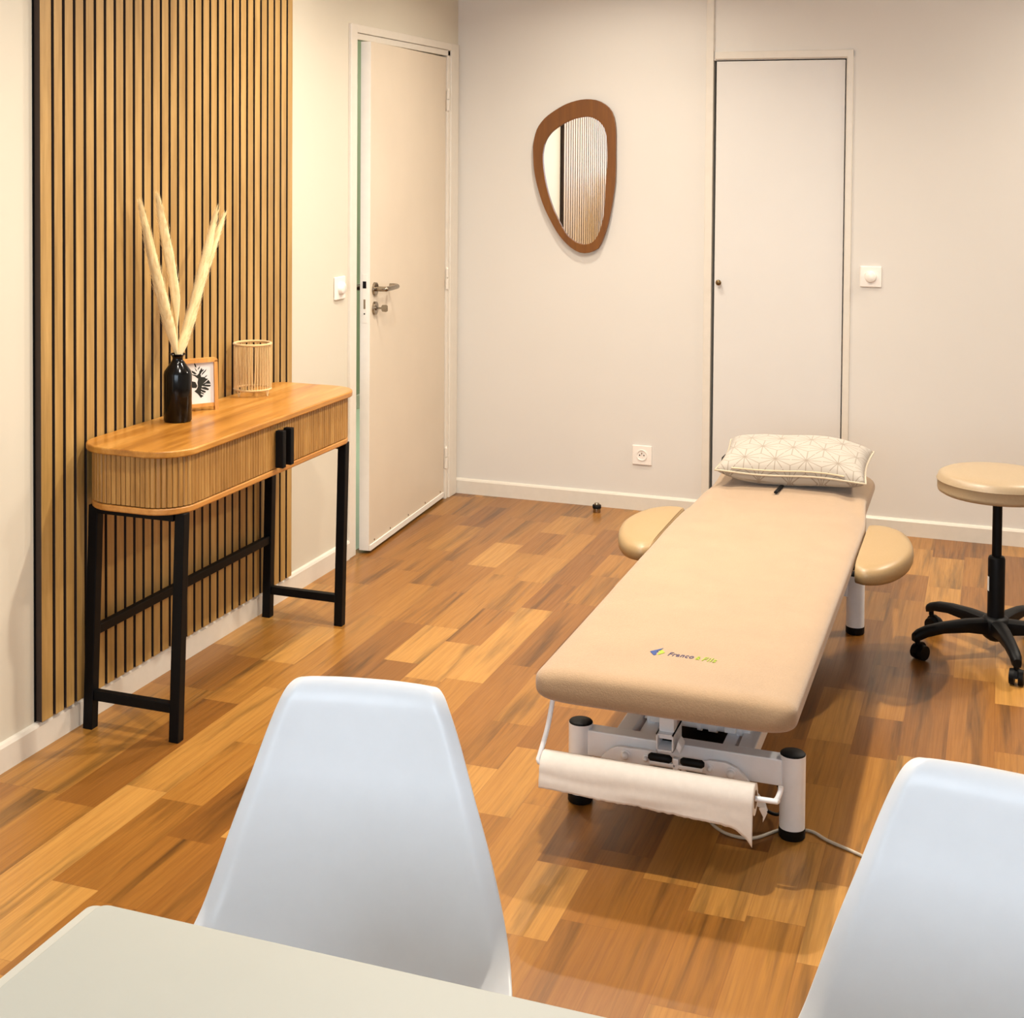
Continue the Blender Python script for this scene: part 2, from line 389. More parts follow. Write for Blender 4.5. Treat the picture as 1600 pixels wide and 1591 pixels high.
# left door (opens a few degrees into the room)
dr = sroot('door_1', (0, -.13, 0))
b = B()
b.box(-.1, .012, -1.166, OY0, 0, 2.052); b.box(-.1, .012, OY1, -.018, 0, 2.052); b.box(-.1, .012, OY0, OY1, OZ - .002, 2.052)
b.make('door_frame', m_trim, dr, .003)
b = B(); b.box(-.09, -.045, OY0, OY0 + .012, 0, OZ); b.box(-.09, -.045, OY1 - .03, OY1, 0, OZ); b.box(-.03, .006, OY1 - .028, OY1, 0, OZ); b.box(-.03, .006, OY0, OY1, OZ - .028, OZ - .003)
b.make('door_stop_rail', m_trim, dr, .002)
HX, HY = -.003, -.142; ANG = math.radians(-3.4)     # hinge line; leaf runs towards -y
def dl(u, t, z):     # u along the leaf from the hinge, t = outward from the room face
    c, s_ = math.cos(ANG), math.sin(ANG)
    d = Vector((-s_ * 1, -c, 0)); d = Vector((math.sin(-ANG), -math.cos(ANG), 0)); n = Vector((math.cos(ANG), math.sin(-ANG), 0))
    return Vector((HX, HY, z)) + d * u + n * t
def dbox(b, u0, u1, t0, t1, z0, z1):
    vs = [dl(u, t, z) for z in (z0, z1) for t in (t0, t1) for u in (u0, u1)]
    b.add(vs, [(0, 2, 3, 1), (4, 5, 7, 6), (0, 1, 5, 4), (2, 6, 7, 3), (0, 4, 6, 2), (1, 3, 7, 5)])
LW = .936
b = B(); dbox(b, 0, LW, -.042, 0, .012, 1.988); leaf = b.make('door_leaf', m_door, dr, .0015)
b = B(); dbox(b, LW, LW + .0015, -.041, -.001, .013, 1.987); b.make('leaf_edge', m_door_edge, leaf)
b = B(); dbox(b, .01, LW - .002, -.004, .005, .012, .034); b.make('drop_seal', m_door_edge, leaf, .001)
for u in (.05, .26, .48, .70, .88):
    b = B(); b.cyl(dl(u, .0, .043), dl(u, .0015, .043), .004, n=10); b.make('seal_screw', m_steel, leaf)
# lock faceplate slots
b = B(); dbox(b, LW + .0012, LW + .003, -.032, -.012, .90, 1.09); b.make('lock_plate', m_door_edge, leaf, .0005)
b = B(); dbox(b, LW + .003, LW + .0045, -.029, -.015, 1.035, 1.062); b.make('latch_bolt', m_black, leaf)
b = B(); dbox(b, LW + .003, LW + .0036, -.026, -.018, .955, .992); b.make('dead_bolt', m_steel, leaf)
b = B(); b.cyl(dl(LW + .003, -.022, .936), dl(LW + .0045, -.022, .936), .003, n=10); b.make('lock_screw', m_black, leaf)
U0 = LW - .045
def lever(side):
    t0 = 0 if side > 0 else -.042
    b = B(); b.tube([dl(U0, t0, 1.03), dl(U0, t0 + side * .009, 1.03)], [.026, .025], 28)
    pts = catmull([dl(U0, t0 + side * .006, 1.03), dl(U0, t0 + side * .04, 1.03), dl(U0 - .012, t0 + side * .05, 1.03), dl(U0 - .108, t0 + side * .05, 1.03), dl(U0 - .132, t0 + side * .046, 1.03), dl(U0 - .142, t0 + side * .03, 1.03), dl(U0 - .142, t0 + side * .012, 1.03)], 6)
    b.tube(pts, .0098, 14); b.make('door_handle', m_steel, leaf)
lever(1); lever(-1)
b = B(); b.tube([dl(U0, 0, .955), dl(U0, .009, .955)], [.026, .025], 28); b.tube([dl(U0, .008, .955), dl(U0, .013, .955)], [.009, .009], 14); esc = b.make('key_escutcheon', m_steel, leaf)
b = B(); dbox(b, U0 - .002, U0 + .002, .013, .03, .951, .959)
b.tube([dl(U0 - .0, .028, .955), dl(U0, .052, .955)], [.003, .003], 8)
vs = []
for tt, hh in ((.030, .006), (.034, .011), (.050, .012), (.056, .008)): vs.append((tt, hh))
ring = [(t, .957 + h) for t, h in vs] + [(t, .953 - h) for t, h in reversed(vs)]
n = len(ring); V = [dl(U0 - .0012, t, z) for t, z in ring] + [dl(U0 + .0012, t, z) for t, z in ring]
b.add(V, [tuple(range(n)), tuple(range(2 * n - 1, n - 1, -1))] + [(i, (i + 1) % n, n + (i + 1) % n, n + i) for i in range(n)])
b.make('door_key', m_steel, leaf)
for z in (1.80, 1.0, .19):
    b = B(); c = dl(-.006, .008, z)
    b.cyl(c - Vector((0, 0, .05)), c - Vector((0, 0, .002)), .009, n=14); b.cyl(c + Vector((0, 0, .002)), c + Vector((0, 0, .04)), .008, n=14)
    b.tube([c + Vector((0, 0, .04)), c + Vector((0, 0, .05))], [.008, .003], 12)
    b.make('hinge', m_trim, dr)
# closet door in the back wall
cr = sroot('door_2', (1.45, 0, 0))
b = B(); b.box(1.722, 1.748, -.01, .06, 0, 1.998); b.box(1.176, 1.748, -.0098, .06, 1.966, 1.998); b.make('door_frame', m_trim, cr, .003)
leaf2 = B().prism([(1.183, -.004), (1.7155, -.001), (1.7155, .035), (1.183, .035)], 'z', .012, 1.957).make('door_leaf', plain('closet_paint', (210, 207, 202), .4, var=.006, nscale=3, bump=.01), cr, .001)
b = B()
prof = [(.003, 0), (.006, .008), (.011, .014), (.0125, .019), (.010, .024), (.004, .026)]
b.rings([[(1.204 + r * math.cos(2 * PI * j / 20), -.004 - t, 1.014 + r * math.sin(2 * PI * j / 20)) for j in range(20)] for r, t in prof])
b.make('door_knob', m_brass, leaf2)
struct(B().box(1.138, 1.170, -.009, .0, 0, CEIL).make('trim_1', m_trim, None, .002))
struct(B().box(1.170, 1.1745, -.004, .0, 1.998, CEIL).make('trim_shadow_line', plain('trim_shadow_paint', (190, 182, 170), .5)))  # thin strip with the step's shadow line painted in as grey
# recessed ceiling lights
for i, (p, e, t, wh) in enumerate(SPOTS):
    r = thing('ceiling_spotlight', 'recessed round ceiling spotlight ' + wh, 'ceiling light', (p[0], p[1], CEIL), 'recessed ceiling spotlights')
    B().lathe([(.05, -.001), (.062, -.001), (.062, -.006), (.052, -.008), (.05, -.001)], (p[0], p[1], CEIL), 32, False).make('trim_ring', m_white_plastic, r)

# ------------------------------------------------------------------ slat panel on the left wall
PY0, PY1 = -3.062, -1.668
pr = thing('slat_wall_panel', 'tall oak slatted acoustic panel covering the left wall behind the console table', 'wall panel', (0, (PY0 + PY1) / 2, .076))
B().box(.001, .004, PY0 - .004, PY1, .076, CEIL - .002).make('backing', m_panelback_gap, pr, label='black felt backing')
b = B(); N = 30; pit = (PY1 - PY0) / N
for i in range(N):
    y0 = PY0 + (i + .25) * pit; y1 = y0 + pit * .75
    if i == 0: y0 = PY0
    b.box(.004, .0225, y0, y1, .076, CEIL - .002)
slo = b.make('slats', m_slat, pr, .0012)
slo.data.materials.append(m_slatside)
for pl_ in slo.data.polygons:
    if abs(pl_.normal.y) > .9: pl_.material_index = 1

# ------------------------------------------------------------------ console table
ct = thing('console_table', 'oak console table with rounded ends, tambour doors and black metal legs against the slatted wall', 'console table', (.19, -2.38, 0))
def outline(x0, x1, y0, y1, rf, rb, n=10, rbl=None):
    rbl = rbl or rb
    return (arc(x1 - rf, y0 + rf, rf, -90, 0, n) + arc(x1 - rf, y1 - rf, rf, 0, 90, n) + arc(x0 + rb, y1 - rb, rb, 90, 180, n) + arc(x0 + rbl, y0 + rbl, rbl, 180, 270, n))
X0, X1, Y0, Y1 = .028, .356, -2.948, -1.802
B().prism(outline(X0, X1, Y0, Y1, .105, .05, 10, .105), 'z', .762, .781, True).make('tabletop', m_top, ct, .004, seg=3)
B().prism(outline(X0 + .012, X1 - .012, Y0 + .014, Y1 - .014, .098, .045, 10, .098), 'z', .609, .627, True).make('bottom_shelf', m_rim, ct, .004, seg=3)
B().prism(outline(X0 + .024, X1 - .024, Y0 + .026, Y1 - .026, .088, .04, 10, .088), 'z', .627, .762, True).make('carcass', m_panelback_gap, ct)  # body coloured black to paint the shade between the tambour ribs
# tambour: ribs walked round the outline, from the wall on the left to the wall on the right
ol = outline(X0 + .014, X1 - .014, Y0 + .016, Y1 - .016, .096, .045, 24, .096)
n = len(ol)
si = min(range(n), key=lambda i: (ol[i][0] - X0) ** 2 + (ol[i][1] - Y0 - .08) ** 2)
path = ol[si:] + ol[:si]; path = [Vector((x, y, 0)) for x, y in path]
cum = [0]
for i in range(1, len(path)): cum.append(cum[-1] + (path[i] - path[i - 1]).length)
def at(s):
    for i in range(1, len(path)):
        if cum[i] >= s:
            t = (s - cum[i - 1]) / max(1e-9, cum[i] - cum[i - 1]); q = path[i - 1].lerp(path[i], t); d = (path[i] - path[i - 1]).normalized(); return q, d
    return path[-1], (path[-1] - path[-2]).normalized()
RP = .0148
for side in (0, 1):
    b = B(); s = .0
    while s < cum[-1]:
        q, d = at(s + RP / 2)
        if q.x < X0 + .03 and s > 1.: break
        isleft = q.y < -2.36
        if (side == 0) == isleft:
            n_ = Vector((d.y, -d.x, 0)); h = RP * .455
            cs = [(-h, -.006), (-h, .0005), (-h * .6, .003), (h * .6, .003), (h, .0005), (h, -.006)]
            b.prism([((q + d * u + n_ * (v - .001)).x, (q + d * u + n_ * (v - .001)).y) for u, v in cs], 'z', .630, .7605)
        s += RP
    dm = b.make('tambour_door', m_tambour, ct)
    yh = -2.386 if side == 0 else -2.336
    B().box(.346, .372, yh - .010, yh + .010, .632, .742).make('handle', m_black, dm, .002)
# black steel frame
def legbox(b, x0, y0, x1, y1, z0, z1, h=.0145):
    vs = [(x0 + sx * h, y0 + sy * h, z0) for sy in (-1, 1) for sx in (-1, 1)] + [(x1 + sx * h, y1 + sy * h, z1) for sy in (-1, 1) for sx in (-1, 1)]
    b.add(vs, [(0, 2, 3, 1), (4, 5, 7, 6), (0, 1, 5, 4), (2, 6, 7, 3), (0, 4, 6, 2), (1, 3, 7, 5)])
LEG = {'bl': (.046, -2.885, .060, -2.876), 'fl': (.310, -2.878, .326, -2.873), 'br': (.046, -1.885, .056, -1.882), 'fr': (.308, -1.876, .320, -1.874)}
for k, (a, c, d, e) in LEG.items():
    b = B(); legbox(b, a, c, d, e, 0, .609); b.make('leg', m_black, ct, .002)
for y in (-2.881, -1.881):
    B().box(.058, .30, y - .012, y + .012, .078, .104).make('stretcher', m_black, ct, .002)
    B().box(.07, .31, y - .012, y + .016, .588, .609).make('stretcher', m_black, ct, .002)
B().box(.042, .060, -2.875, -1.89, .250, .276).make('stretcher', m_black, ct, .002)

# things on the console
VX, VY, VZ = .112, -2.552, .781
vt = tag(B().lathe([(.0, 0), (.037, 0), (.0405, .004), (.0405, .136), (.038, .146), (.022, .168), (.0155, .178), (.0150, .184), (.018, .190), (.0235, .1945), (.0225, .196), (.016, .191), (.0125, .184), (.0125, .16), (.0, .158)], (VX, VY, VZ), 48, False).make('vase', m_vase), 'tall black glazed bottle vase on the console table', 'vase')
mouth = Vector((VX, VY, .972))
def pampas(tip, via, width, p0, label, off):
    r = thing('pampas_stem', label, 'dried flower', tuple(Vector((VX + off[0], VY + off[1], .95))), 'dried pampas stems in the black vase')
    base = Vector((VX + off[0], VY + off[1], .945)); pts = catmull([base, mouth + Vector((off[0], off[1], 0)) * .8, Vector(via), Vector(tip)], 12)
    b = B(); b.tube(pts[:int(len(pts) * .9)], .0019, 6); b.make('stem', m_pampas2, r)
    i0 = int(len(pts) * p0); pl = pts[i0:]
    b = B(); m = len(pl); rads = []
    for i in range(m):
        t = i / (m - 1); e = min(1, t / .28) ** .8 * (1 - max(0, (t - .55) / .45) ** 3 * .6)
        rads.append(max(.0016, width * .80 * e * (1 + .12 * noise.noise(Vector((t * 14, tip[0] * 40, 3))))))
    b.tube(pl, rads, 10)
    for k in range(1700):
        t = random.random() ** .85; f = t * (m - 1); i = min(int(f), m - 2); p = pl[i].lerp(pl[i + 1], f - i); d = (pl[i + 1] - pl[i]).normalized()
        e = min(1, t / .28) ** .8 * (1 - max(0, (t - .55) / .45) ** 3 * .6)
        a = Vector((random.gauss(0, 1), random.gauss(0, 1), random.gauss(0, 1))).cross(d).normalized()
        L = .02 + .016 * random.random(); rad = width * (.35 + .75 * random.random()) * e
        q0 = p + a * rads[i] * .6; q1 = p + d * L * .6 + a * rad * .95; q2 = p + d * L * 1.2 + a * rad * 1.08 + Vector((0, 0, -.002))
        for q in (q0, q1, q2): q.x = max(q.x, .025)
        sd = a.cross(d) * .0008
        b.add([q0 - sd, q0 + sd, q1 + sd * .8, q1 - sd * .8, q2], [(0, 1, 2, 3), (3, 2, 4)], True)
    b.make('plume', m_pampas, r)
pampas((.066, -2.667, 1.40), (.090, -2.605, 1.15), .0185, .34, 'leftmost dried pampas plume, leaning left and highest of the left pair', (-.003, -.006))
pampas((.080, -2.664, 1.335), (.100, -2.600, 1.12), .0165, .34, 'shorter dried pampas plume in front of the leftmost one', (.002, -.005))
pampas((.098, -2.630, 1.418), (.110, -2.565, 1.16), .0175, .50, 'upright pampas plume in the middle with bare thin stem below', (.0, .0))
pampas((.155, -2.413, 1.372), (.132, -2.49, 1.12), .0185, .24, 'pampas plume leaning right, taller of the right pair', (.004, .004))
pampas((.120, -2.312, 1.356), (.118, -2.47, 1.12), .016, .36, 'pampas plume behind the right one with the lower, outermost tip', (.0, .006))

# small framed print
P2 = Vector((.121, -2.342, VZ)); dv = Vector((-.607, -.794, 0)); nb = Vector((-.794, .607, 0))
pf = thing('picture_frame', 'small beech picture frame with a black leaf print, standing behind the black vase', 'picture frame', tuple(P2 + dv * .06))
FW, FH = .125, .158
def fp(u, v, t): return P2 + dv * (FW - u) * 1 + Vector((0, 0, v)) + nb * (t + v * .05)
def fbox(b, u0, u1, v0, v1, t0, t1):
    vs = [fp(u, v, t) for v in (v0, v1) for t in (t0, t1) for u in (u0, u1)]
    b.add(vs, [(0, 2, 3, 1), (4, 5, 7, 6), (0, 1, 5, 4), (2, 6, 7, 3), (0, 4, 6, 2), (1, 3, 7, 5)])
b = B()
outer = arc(FW - .012, FH - .012, .012, 0, 90, 6) + arc(.012, FH - .012, .012, 90, 180, 6) + [(0, 0), (.008, 0), (.008, .012), (FW - .008, .012), (FW - .008, 0), (FW, 0)]
def fprism(b, poly, t0, t1):
    n = len(poly); V = [fp(u, v, t0) for u, v in poly] + [fp(u, v, t1) for u, v in poly]
    b.add(V, [tuple(range(n)), tuple(range(2 * n - 1, n - 1, -1))] + [(i, (i + 1) % n, n + (i + 1) % n, n + i) for i in range(n)])
# side rails, top rail, bottom rail and back board
fbox(b, 0, .011, 0, FH - .008, -.008, .006); fbox(b, FW - .011, FW, 0, FH - .008, -.008, .006)
fprism(b, arc(FW - .01, FH - .01, .01, 0, 90, 6) + arc(.01, FH - .01, .01, 90, 180, 6) + [(0, FH - .013), (FW, FH - .013)], -.008, .006)
fbox(b, .009, FW - .009, .012, .022, -.004, .006)
fbox(b, .004, FW - .004, .014, FH - .004, .003, .007)
b.make('frame', m_frame, pf)
b = B(); fbox(b, .011, FW - .011, .022, FH - .013, .001, .0028); pp = b.make('print', m_paper, pf)
b = B()
def leafpoly(cx, cy, ang, L, Wd, k=10):
    c, s_ = math.cos(ang), math.sin(ang); pts = []
    for i in range(k + 1):
        t = i / k; ww = Wd * math.sin(PI * t ** .8)
        pts.append((L * t, ww))
    for i in range(k - 1, 0, -1):
        t = i / k; pts.append((L * t, -Wd * math.sin(PI * t ** .8)))
    return [(cx + x * c - y * s_, cy + x * s_ + y * c) for x, y in pts]
LX, LY = .064, .085
def ink(poly, t): 
    n = len(poly); b.add([fp(u, v, t) for u, v in poly], [tuple(range(n))])
q = .0008
LEAFS = [
 [(450,770),(520,720),(620,720),(640,760),(560,900),(525,1000),(500,1230),(440,1150),(350,1080),(400,1040),(440,960),(430,860)],
 [(630,750),(700,760),(590,870),(545,900)], [(705,780),(740,830),(760,880),(640,885),(560,930),(545,900),(640,845)],
 [(540,925),(600,905),(765,905),(745,950),(680,955),(560,945)], [(520,975),(620,960),(720,1010),(690,1045),(600,1030),(520,1005)],
 [(510,1020),(560,1040),(640,1070),(620,1110),(560,1100),(505,1060)], [(490,1080),(570,1120),(600,1145),(570,1150),(500,1125)],
 [(480,1140),(580,1185),(510,1240),(470,1190)], [(250,830),(380,850),(430,950),(400,1000),(310,1000),(240,950)],
 [(355,360),(400,430),(415,490),(380,485),(358,420)], [(365,490),(400,530),(425,590),(395,575)], [(505,440),(490,500),(440,560),(450,515)],
 [(540,490),(560,540),(525,640),(470,665),(480,590)], [(665,510),(640,570),(530,690),(555,620)], [(600,520),(590,560),(540,600),(550,555)],
 [(290,570),(360,600),(420,650),(370,660),(300,620)], [(260,660),(360,670),(440,690),(440,760),(360,705)], [(680,660),(650,715),(600,730),(635,690)],
 [(420,690),(500,600),(525,720),(450,775)]]
for k_, pl_ in enumerate(LEAFS):
    ink([(.114 - (835 - x) * .000128, .024 + (1320 - (x - 835) * .12 - y) * .000121) for x, y in pl_], q - .00001 * k_)
b.make('leaf_print', m_ink, pp)

# paper-cord candle holder
HXc, HYc = .094, -2.078
ch = thing('candle_holder', 'round candle holder of vertical natural paper cords on thin hairpin feet, on the console table', 'candle holder', (HXc, HYc, VZ))
HZ0, HZ1, HR = VZ + .022, VZ + .166, .0585
def circ(r, z, n=48): return [(HXc + r * math.cos(2 * PI * i / n), HYc + r * math.sin(2 * PI * i / n), z) for i in range(n)]
B().tube(circ(HR, HZ1), .0042, 8, closed=True).make('top_ring', m_rattan, ch)
B().tube(circ(HR, HZ0), .0034, 8, closed=True).make('bottom_ring', m_rattan, ch)
b = B(); NC = 40
for i in range(NC):
    a0 = 2 * PI * i / NC + random.uniform(-.02, .02); a1 = a0 + random.gauss(0, .035)
    pts = [(HXc + HR * math.cos(a0 + (a1 - a0) * t + random.uniform(-.008, .008)), HYc + HR * math.sin(a0 + (a1 - a0) * t), HZ0 + (HZ1 - HZ0) * t) for t in [k / 8 for k in range(9)]]
    b.tube(pts, .0019, 5)
b.make('cords', m_rattan, ch)
for k in range(3):
    a = math.radians((-8, -108, 122)[k]); b = B(); d = .11
    P = lambda aa, z, r=HR: (HXc + r * math.cos(aa), HYc + r * math.sin(aa), z)
    b.tube([P(a - d, HZ0), P(a - .015, VZ + .002, HR), P(a + .015, VZ + .002, HR), P(a + d, HZ0)], .0017, 6); b.make('foot', m_rattan, ch)

# ------------------------------------------------------------------ switches, socket, door stop, mirror
def rotary(name, label, loc, wall):
    r = thing(name, label, 'light switch', loc)
    x, y, z = loc; h = .043
    if wall == 'left':
        B().box(.0005, .009, y - h, y + h, z - h, z + h).make('plate', m_white_plastic, r, .003)
        b = B(); pr_ = [(.0, .009), (.0245, .009), (.0245, .011), (.022, .022), (.020, .024), (0, .024)]
        b.rings([[(t, y + q_ * math.cos(2 * PI * j / 32), z + q_ * math.sin(2 * PI * j / 32)) for j in range(32)] for q_, t in pr_], caps=False); b.make('dial', m_white_plastic, r)
    else:
        B().box(x - h, x + h, -.009, -.0005, z - h, z + h).make('plate', m_white_plastic, r, .003)
        b = B(); pr_ = [(.0, .009), (.0245, .009), (.0245, .011), (.022, .022), (.020, .024), (0, .024)]
        b.rings([[(x + q_ * math.cos(2 * PI * j / 32), -t, z + q_ * math.sin(2 * PI * j / 32)) for j in range(32)] for q_, t in pr_], caps=False); b.make('dial', m_white_plastic, r)
rotary('dimmer_switch', 'white square rotary dimmer on the left wall beside the open door', (0, -1.248, 1.05), 'left')
rotary('dimmer_switch', 'white square rotary dimmer on the back wall right of the closet door', (1.829, 0, 1.061), 'back')
so = thing('power_socket', 'white square wall socket low on the back wall under the mirror', 'socket', (.875, 0, .243))
b = B(); b.box(.832, .918, -.008, -.0005, .200, .286); b.make('plate', m_white_plastic, so, .003)
b = B(); b.rings([[(.875 + r_ * math.cos(2 * PI * j / 32), -t, .243 + r_ * math.sin(2 * PI * j / 32)) for j in range(32)] for r_, t in [(.024, .008), (.024, .012), (.021, .012), (.0195, .0085), (0, .0085)]], caps=False); b.make('socket_well', m_white_plastic, so)
for dx, dz, r_ in ((-.0095, 0, .0028), (.0095, 0, .0028), (0, .009, .0024)):
    b = B(); b.cyl((.875 + dx, -.0083, .243 + dz), (.875 + dx, -.0105 if dz == 0 else -.014, .243 + dz), r_, n=10); b.make('pin', m_black if dz == 0 else m_steel, so)
ds = thing('door_stop', 'small steel and black rubber door stop on the floor near the back wall', 'door stop', (.703, -.115, 0))
B().lathe([(.0, 0), (.0155, 0), (.0165, .003), (.0165, .018), (.0, .018)], (.703, -.115, 0), 24, False).make('base', m_steel, ds)
B().lathe([(.0, .018), (.0175, .018), (.019, .021), (.019, .031), (.0165, .034), (.0, .034)], (.703, -.115, 0), 24, False).make('buffer', m_rubber, ds)
B().lathe([(.0, .034), (.012, .034), (.012, .038), (.010, .041), (.0, .041)], (.703, -.115, 0), 24, False).make('cap', m_steel, ds)
MO = [(0.6172, 1.8005), (0.6701, 1.7934), (0.7177, 1.7626), (0.7401, 1.7218), (0.749, 1.6659), (0.7498, 1.5845), (0.7494, 1.4623), (0.7423, 1.3857), (0.7299, 1.309), (0.7122, 1.2319), (0.6813, 1.1542), (0.6551, 1.1329), (0.618, 1.1225), (0.5806, 1.1281), (0.5376, 1.1553), (0.4941, 1.2007), (0.4558, 1.262), (0.4199, 1.3339), (0.3921, 1.4166), (0.3768, 1.4893), (0.3718, 1.562), (0.3726, 1.6036), (0.3873, 1.6659), (0.4196, 1.7125), (0.4626, 1.746), (0.5161, 1.7766), (0.5694, 1.7942)]
MI = [(0.6126, 1.7232), (0.6497, 1.717), (0.6816, 1.6965), (0.7029, 1.6608), (0.7113, 1.6047), (0.7122, 1.5129), (0.7053, 1.4107), (0.701, 1.3084), (0.6859, 1.2364), (0.6652, 1.1897), (0.6389, 1.1659), (0.6017, 1.1612), (0.5642, 1.1767), (0.5264, 1.2067), (0.4936, 1.2628), (0.4661, 1.3192), (0.4412, 1.3914), (0.4243, 1.469), (0.4172, 1.5363), (0.4196, 1.5778), (0.4312, 1.6193), (0.4579, 1.6556), (0.5008, 1.6865), (0.5541, 1.7121)]
def resample(poly, n):
    """n points by angle about the centre, so the two rings pair up"""
    P = smooth_poly(poly, 12); cx, cz = .58, 1.46; out = []
    A = [(math.atan2(z - cz, x - cx), x, z) for x, z in P]
    m = len(P)
    for k in range(n):
        a = -PI + 2 * PI * (k + .5) / n; best = None
        for i in range(m):
            a0, x0, z0 = A[i]; a1, x1, z1 = A[(i + 1) % m]
            d = (a1 - a0 + PI) % (2 * PI) - PI; e = (a - a0 + PI) % (2 * PI) - PI
            if d != 0 and 0 <= e / d < 1: t = e / d; best = (x0 + (x1 - x0) * t, z0 + (z1 - z0) * t); break
        out.append(best or out[-1])
    return out
mr = thing('wall_mirror', 'brown wood framed organic egg-shaped mirror hanging on the back wall', 'mirror', (.58, 0, 1.12))
ro, ri = resample(MO, 96), resample(MI, 96)
b = B()
def ringp(R, y): return [(x, y, z) for x, z in R]
cxz = (.58, 1.46)
sh = lambda R, k: [(cxz[0] + (x - cxz[0]) * k, cxz[1] + (z - cxz[1]) * k) for x, z in R]
b.rings([ringp(ro, -.012), ringp(ro, -.029), ringp(sh(ro, .995), -.030), ringp(sh(ri, 1.006), -.030), ringp(ri, -.029), ringp(ri, -.012), ringp(ro, -.012)], smooth=False, caps=False)
b.make('frame', m_mirror_frame, mr)
b = B(); n = 96; b.add(ringp(sh(ri, 1.01), -.020), [tuple(range(n))]); b.make('mirror_glass', m_mirror, mr)
B().box(.48, .66, -.012, -.001, 1.35, 1.60).make('wall_mount', m_black, mr)

# ------------------------------------------------------------------ treatment bed
bed = thing('treatment_table', 'height-adjustable physiotherapy table with beige fitted terry cover and white metal base', 'treatment table', (1.652, -2.07, 0))
BC = 1.655
for x in (1.402, 1.904):
    for y in (-2.82, -1.32):
        lg = B().lathe([(.0, .022), (.029, .022), (.029, .192), (.0, .192)], (x, y, 0), 40, False).make('leg', m_white_metal, bed)
        B().lathe([(.0, .0), (.027, .0), (.030, .004), (.030, .024), (.0, .024)], (x, y, 0), 40, False).make('foot', m_rubber, lg)
        B().lathe([(.0, .190), (.0285, .190), (.0285, .194), (.026, .1965), (.0, .197)], (x, y, 0), 40, False).make('end_cap', m_rubber, lg)
for y in (-2.82, -1.32):
    B().box(1.425, 1.882, y - .022, y + .022, .122, .183).make('cross_rail', m_white_metal, bed, .003)
for x in (1.505, 1.795):
    B().box(x - .02, x + .02, -2.80, -1.34, .143, .182).make('side_rail', m_white_metal, bed, .003)
B().box(1.535, 1.575, -2.80, -1.34, .150, .172).make('inner_rail', m_white_metal, bed, .002)
B().box(1.735, 1.765, -2.80, -1.34, .150, .172).make('inner_rail', m_white_metal, bed, .002)
# torsion tube with collars
b = B(); b.cyl((1.545, -2.70, .188), (1.79, -2.70, .188), .017, n=24)
for xx, ww in ((1.55, .018), (1.668, .010), (1.70, .02), (1.765, .014)): b.cyl((xx - ww / 2, -2.70, .188), (xx + ww / 2, -2.70, .188), .021, n=24)
b.make('torsion_tube', m_white_metal, bed)
for x in (1.565, 1.745):
    B().box(x - .014, x + .014, -2.735, -2.665, .182, .215).make('tube_bracket', m_white_metal, bed, .003)
# lifting arms, actuator and upper frame
for x in (1.535, 1.765):
    b = B(); b.prism([(-2.70, .175), (-2.66, .175), (-1.72, .300), (-1.72, .322), (-1.76, .322)], 'x', x - .008, x + .008); b.make('lift_arm', m_white_metal, bed, .002)
b = B(); b.cyl((1.655, -2.55, .16), (1.655, -2.05, .20), .028, n=20); b.cyl((1.655, -2.05, .20), (1.655, -1.8, .25), .014, n=16); b.cyl((1.655, -2.57, .155), (1.655, -2.45, .170), .04, n=20)
b.make('actuator', m_rubber, bed)
b = B()
for x in (1.46, 1.85): b.box(x - .02, x + .02, -2.92, -1.0, .310, .334)
for y in (-2.90, -2.2, -1.45, -1.02): b.box(1.46, 1.85, y - .02, y + .02, .310, .334)
b.make('upper_frame', m_black, bed, .002)
B().box(1.905, 1.925, -2.9, -1.5, .298, .326).make('side_bar', m_black, bed, .002)
b = B(); b.prism([(1.412, .335), (1.458, .335), (1.452, .318), (1.420, .318)], 'y', -3.00, -2.96); b.make('frame_clip', m_black, bed)
# centre post and open square tube facing the front
b = B(); b.box(1.606, 1.641, -2.878, -2.845, .205, .345); b.make('front_post', m_white_metal, bed, .002)
b = B(); x0, x1, z0, z1, t = 1.603, 1.643, .183, .223, .003
for a in ((x0, x1, z0, z0 + t), (x0, x1, z1 - t, z1), (x0, x0 + t, z0, z1), (x1 - t, x1, z0, z1)): b.box(a[0], a[1], -2.895, -2.80, a[2], a[3])
b.make('square_tube', m_white_metal, bed)
B().box(x0 + t, x1 - t, -2.84, -2.82, z0 + t, z1 - t).make('tube_hollow_shade', m_rubber, bed)  # black block added to stand for the shaded hollow of the tube
b = B(); b.prism([(1.652, .208), (1.661, .194), (1.657, .178), (1.647, .190)], 'y', -2.885, -2.846); b.make('locking_tab', m_white_metal, bed, .002)
# gusset plates with bolts
left = [(1.455, .120)] + [(1.475, .146), (1.490, .160), (1.505, .166), (1.575, .168), (1.598, .166), (1.598, .150), (1.588, .136), (1.575, .131), (1.50, .131)]
right = [(1.722, .167), (1.76, .167), (1.785, .158), (1.805, .140), (1.850, .085), (1.855, .070), (1.815, .085), (1.79, .128), (1.722, .131), (1.708, .136), (1.700, .150), (1.702, .162)]
for poly, bolts in ((left, ((1.524, .150, .0125), (1.574, .150, .0085))), (right, ((1.724, .150, .0085), (1.772, .146, .0125)))):
    g = B().prism(poly, 'y', -2.868, -2.858).make('gusset_plate', m_white_metal, bed, .001)
    for bx, bz, br in bolts:
        b = B(); b.rings([[(bx + r_ * math.cos(2 * PI * j / 24), y, bz + r_ * math.sin(2 * PI * j / 24)) for j in range(24)] for r_, y in [(0, -2.868), (br, -2.868), (br, -2.871), (br * .7, -2.872), (br * .68, -2.879), (br * .45, -2.882), (0, -2.883)]], caps=False)
        b.make('bolt', m_white_metal, g)
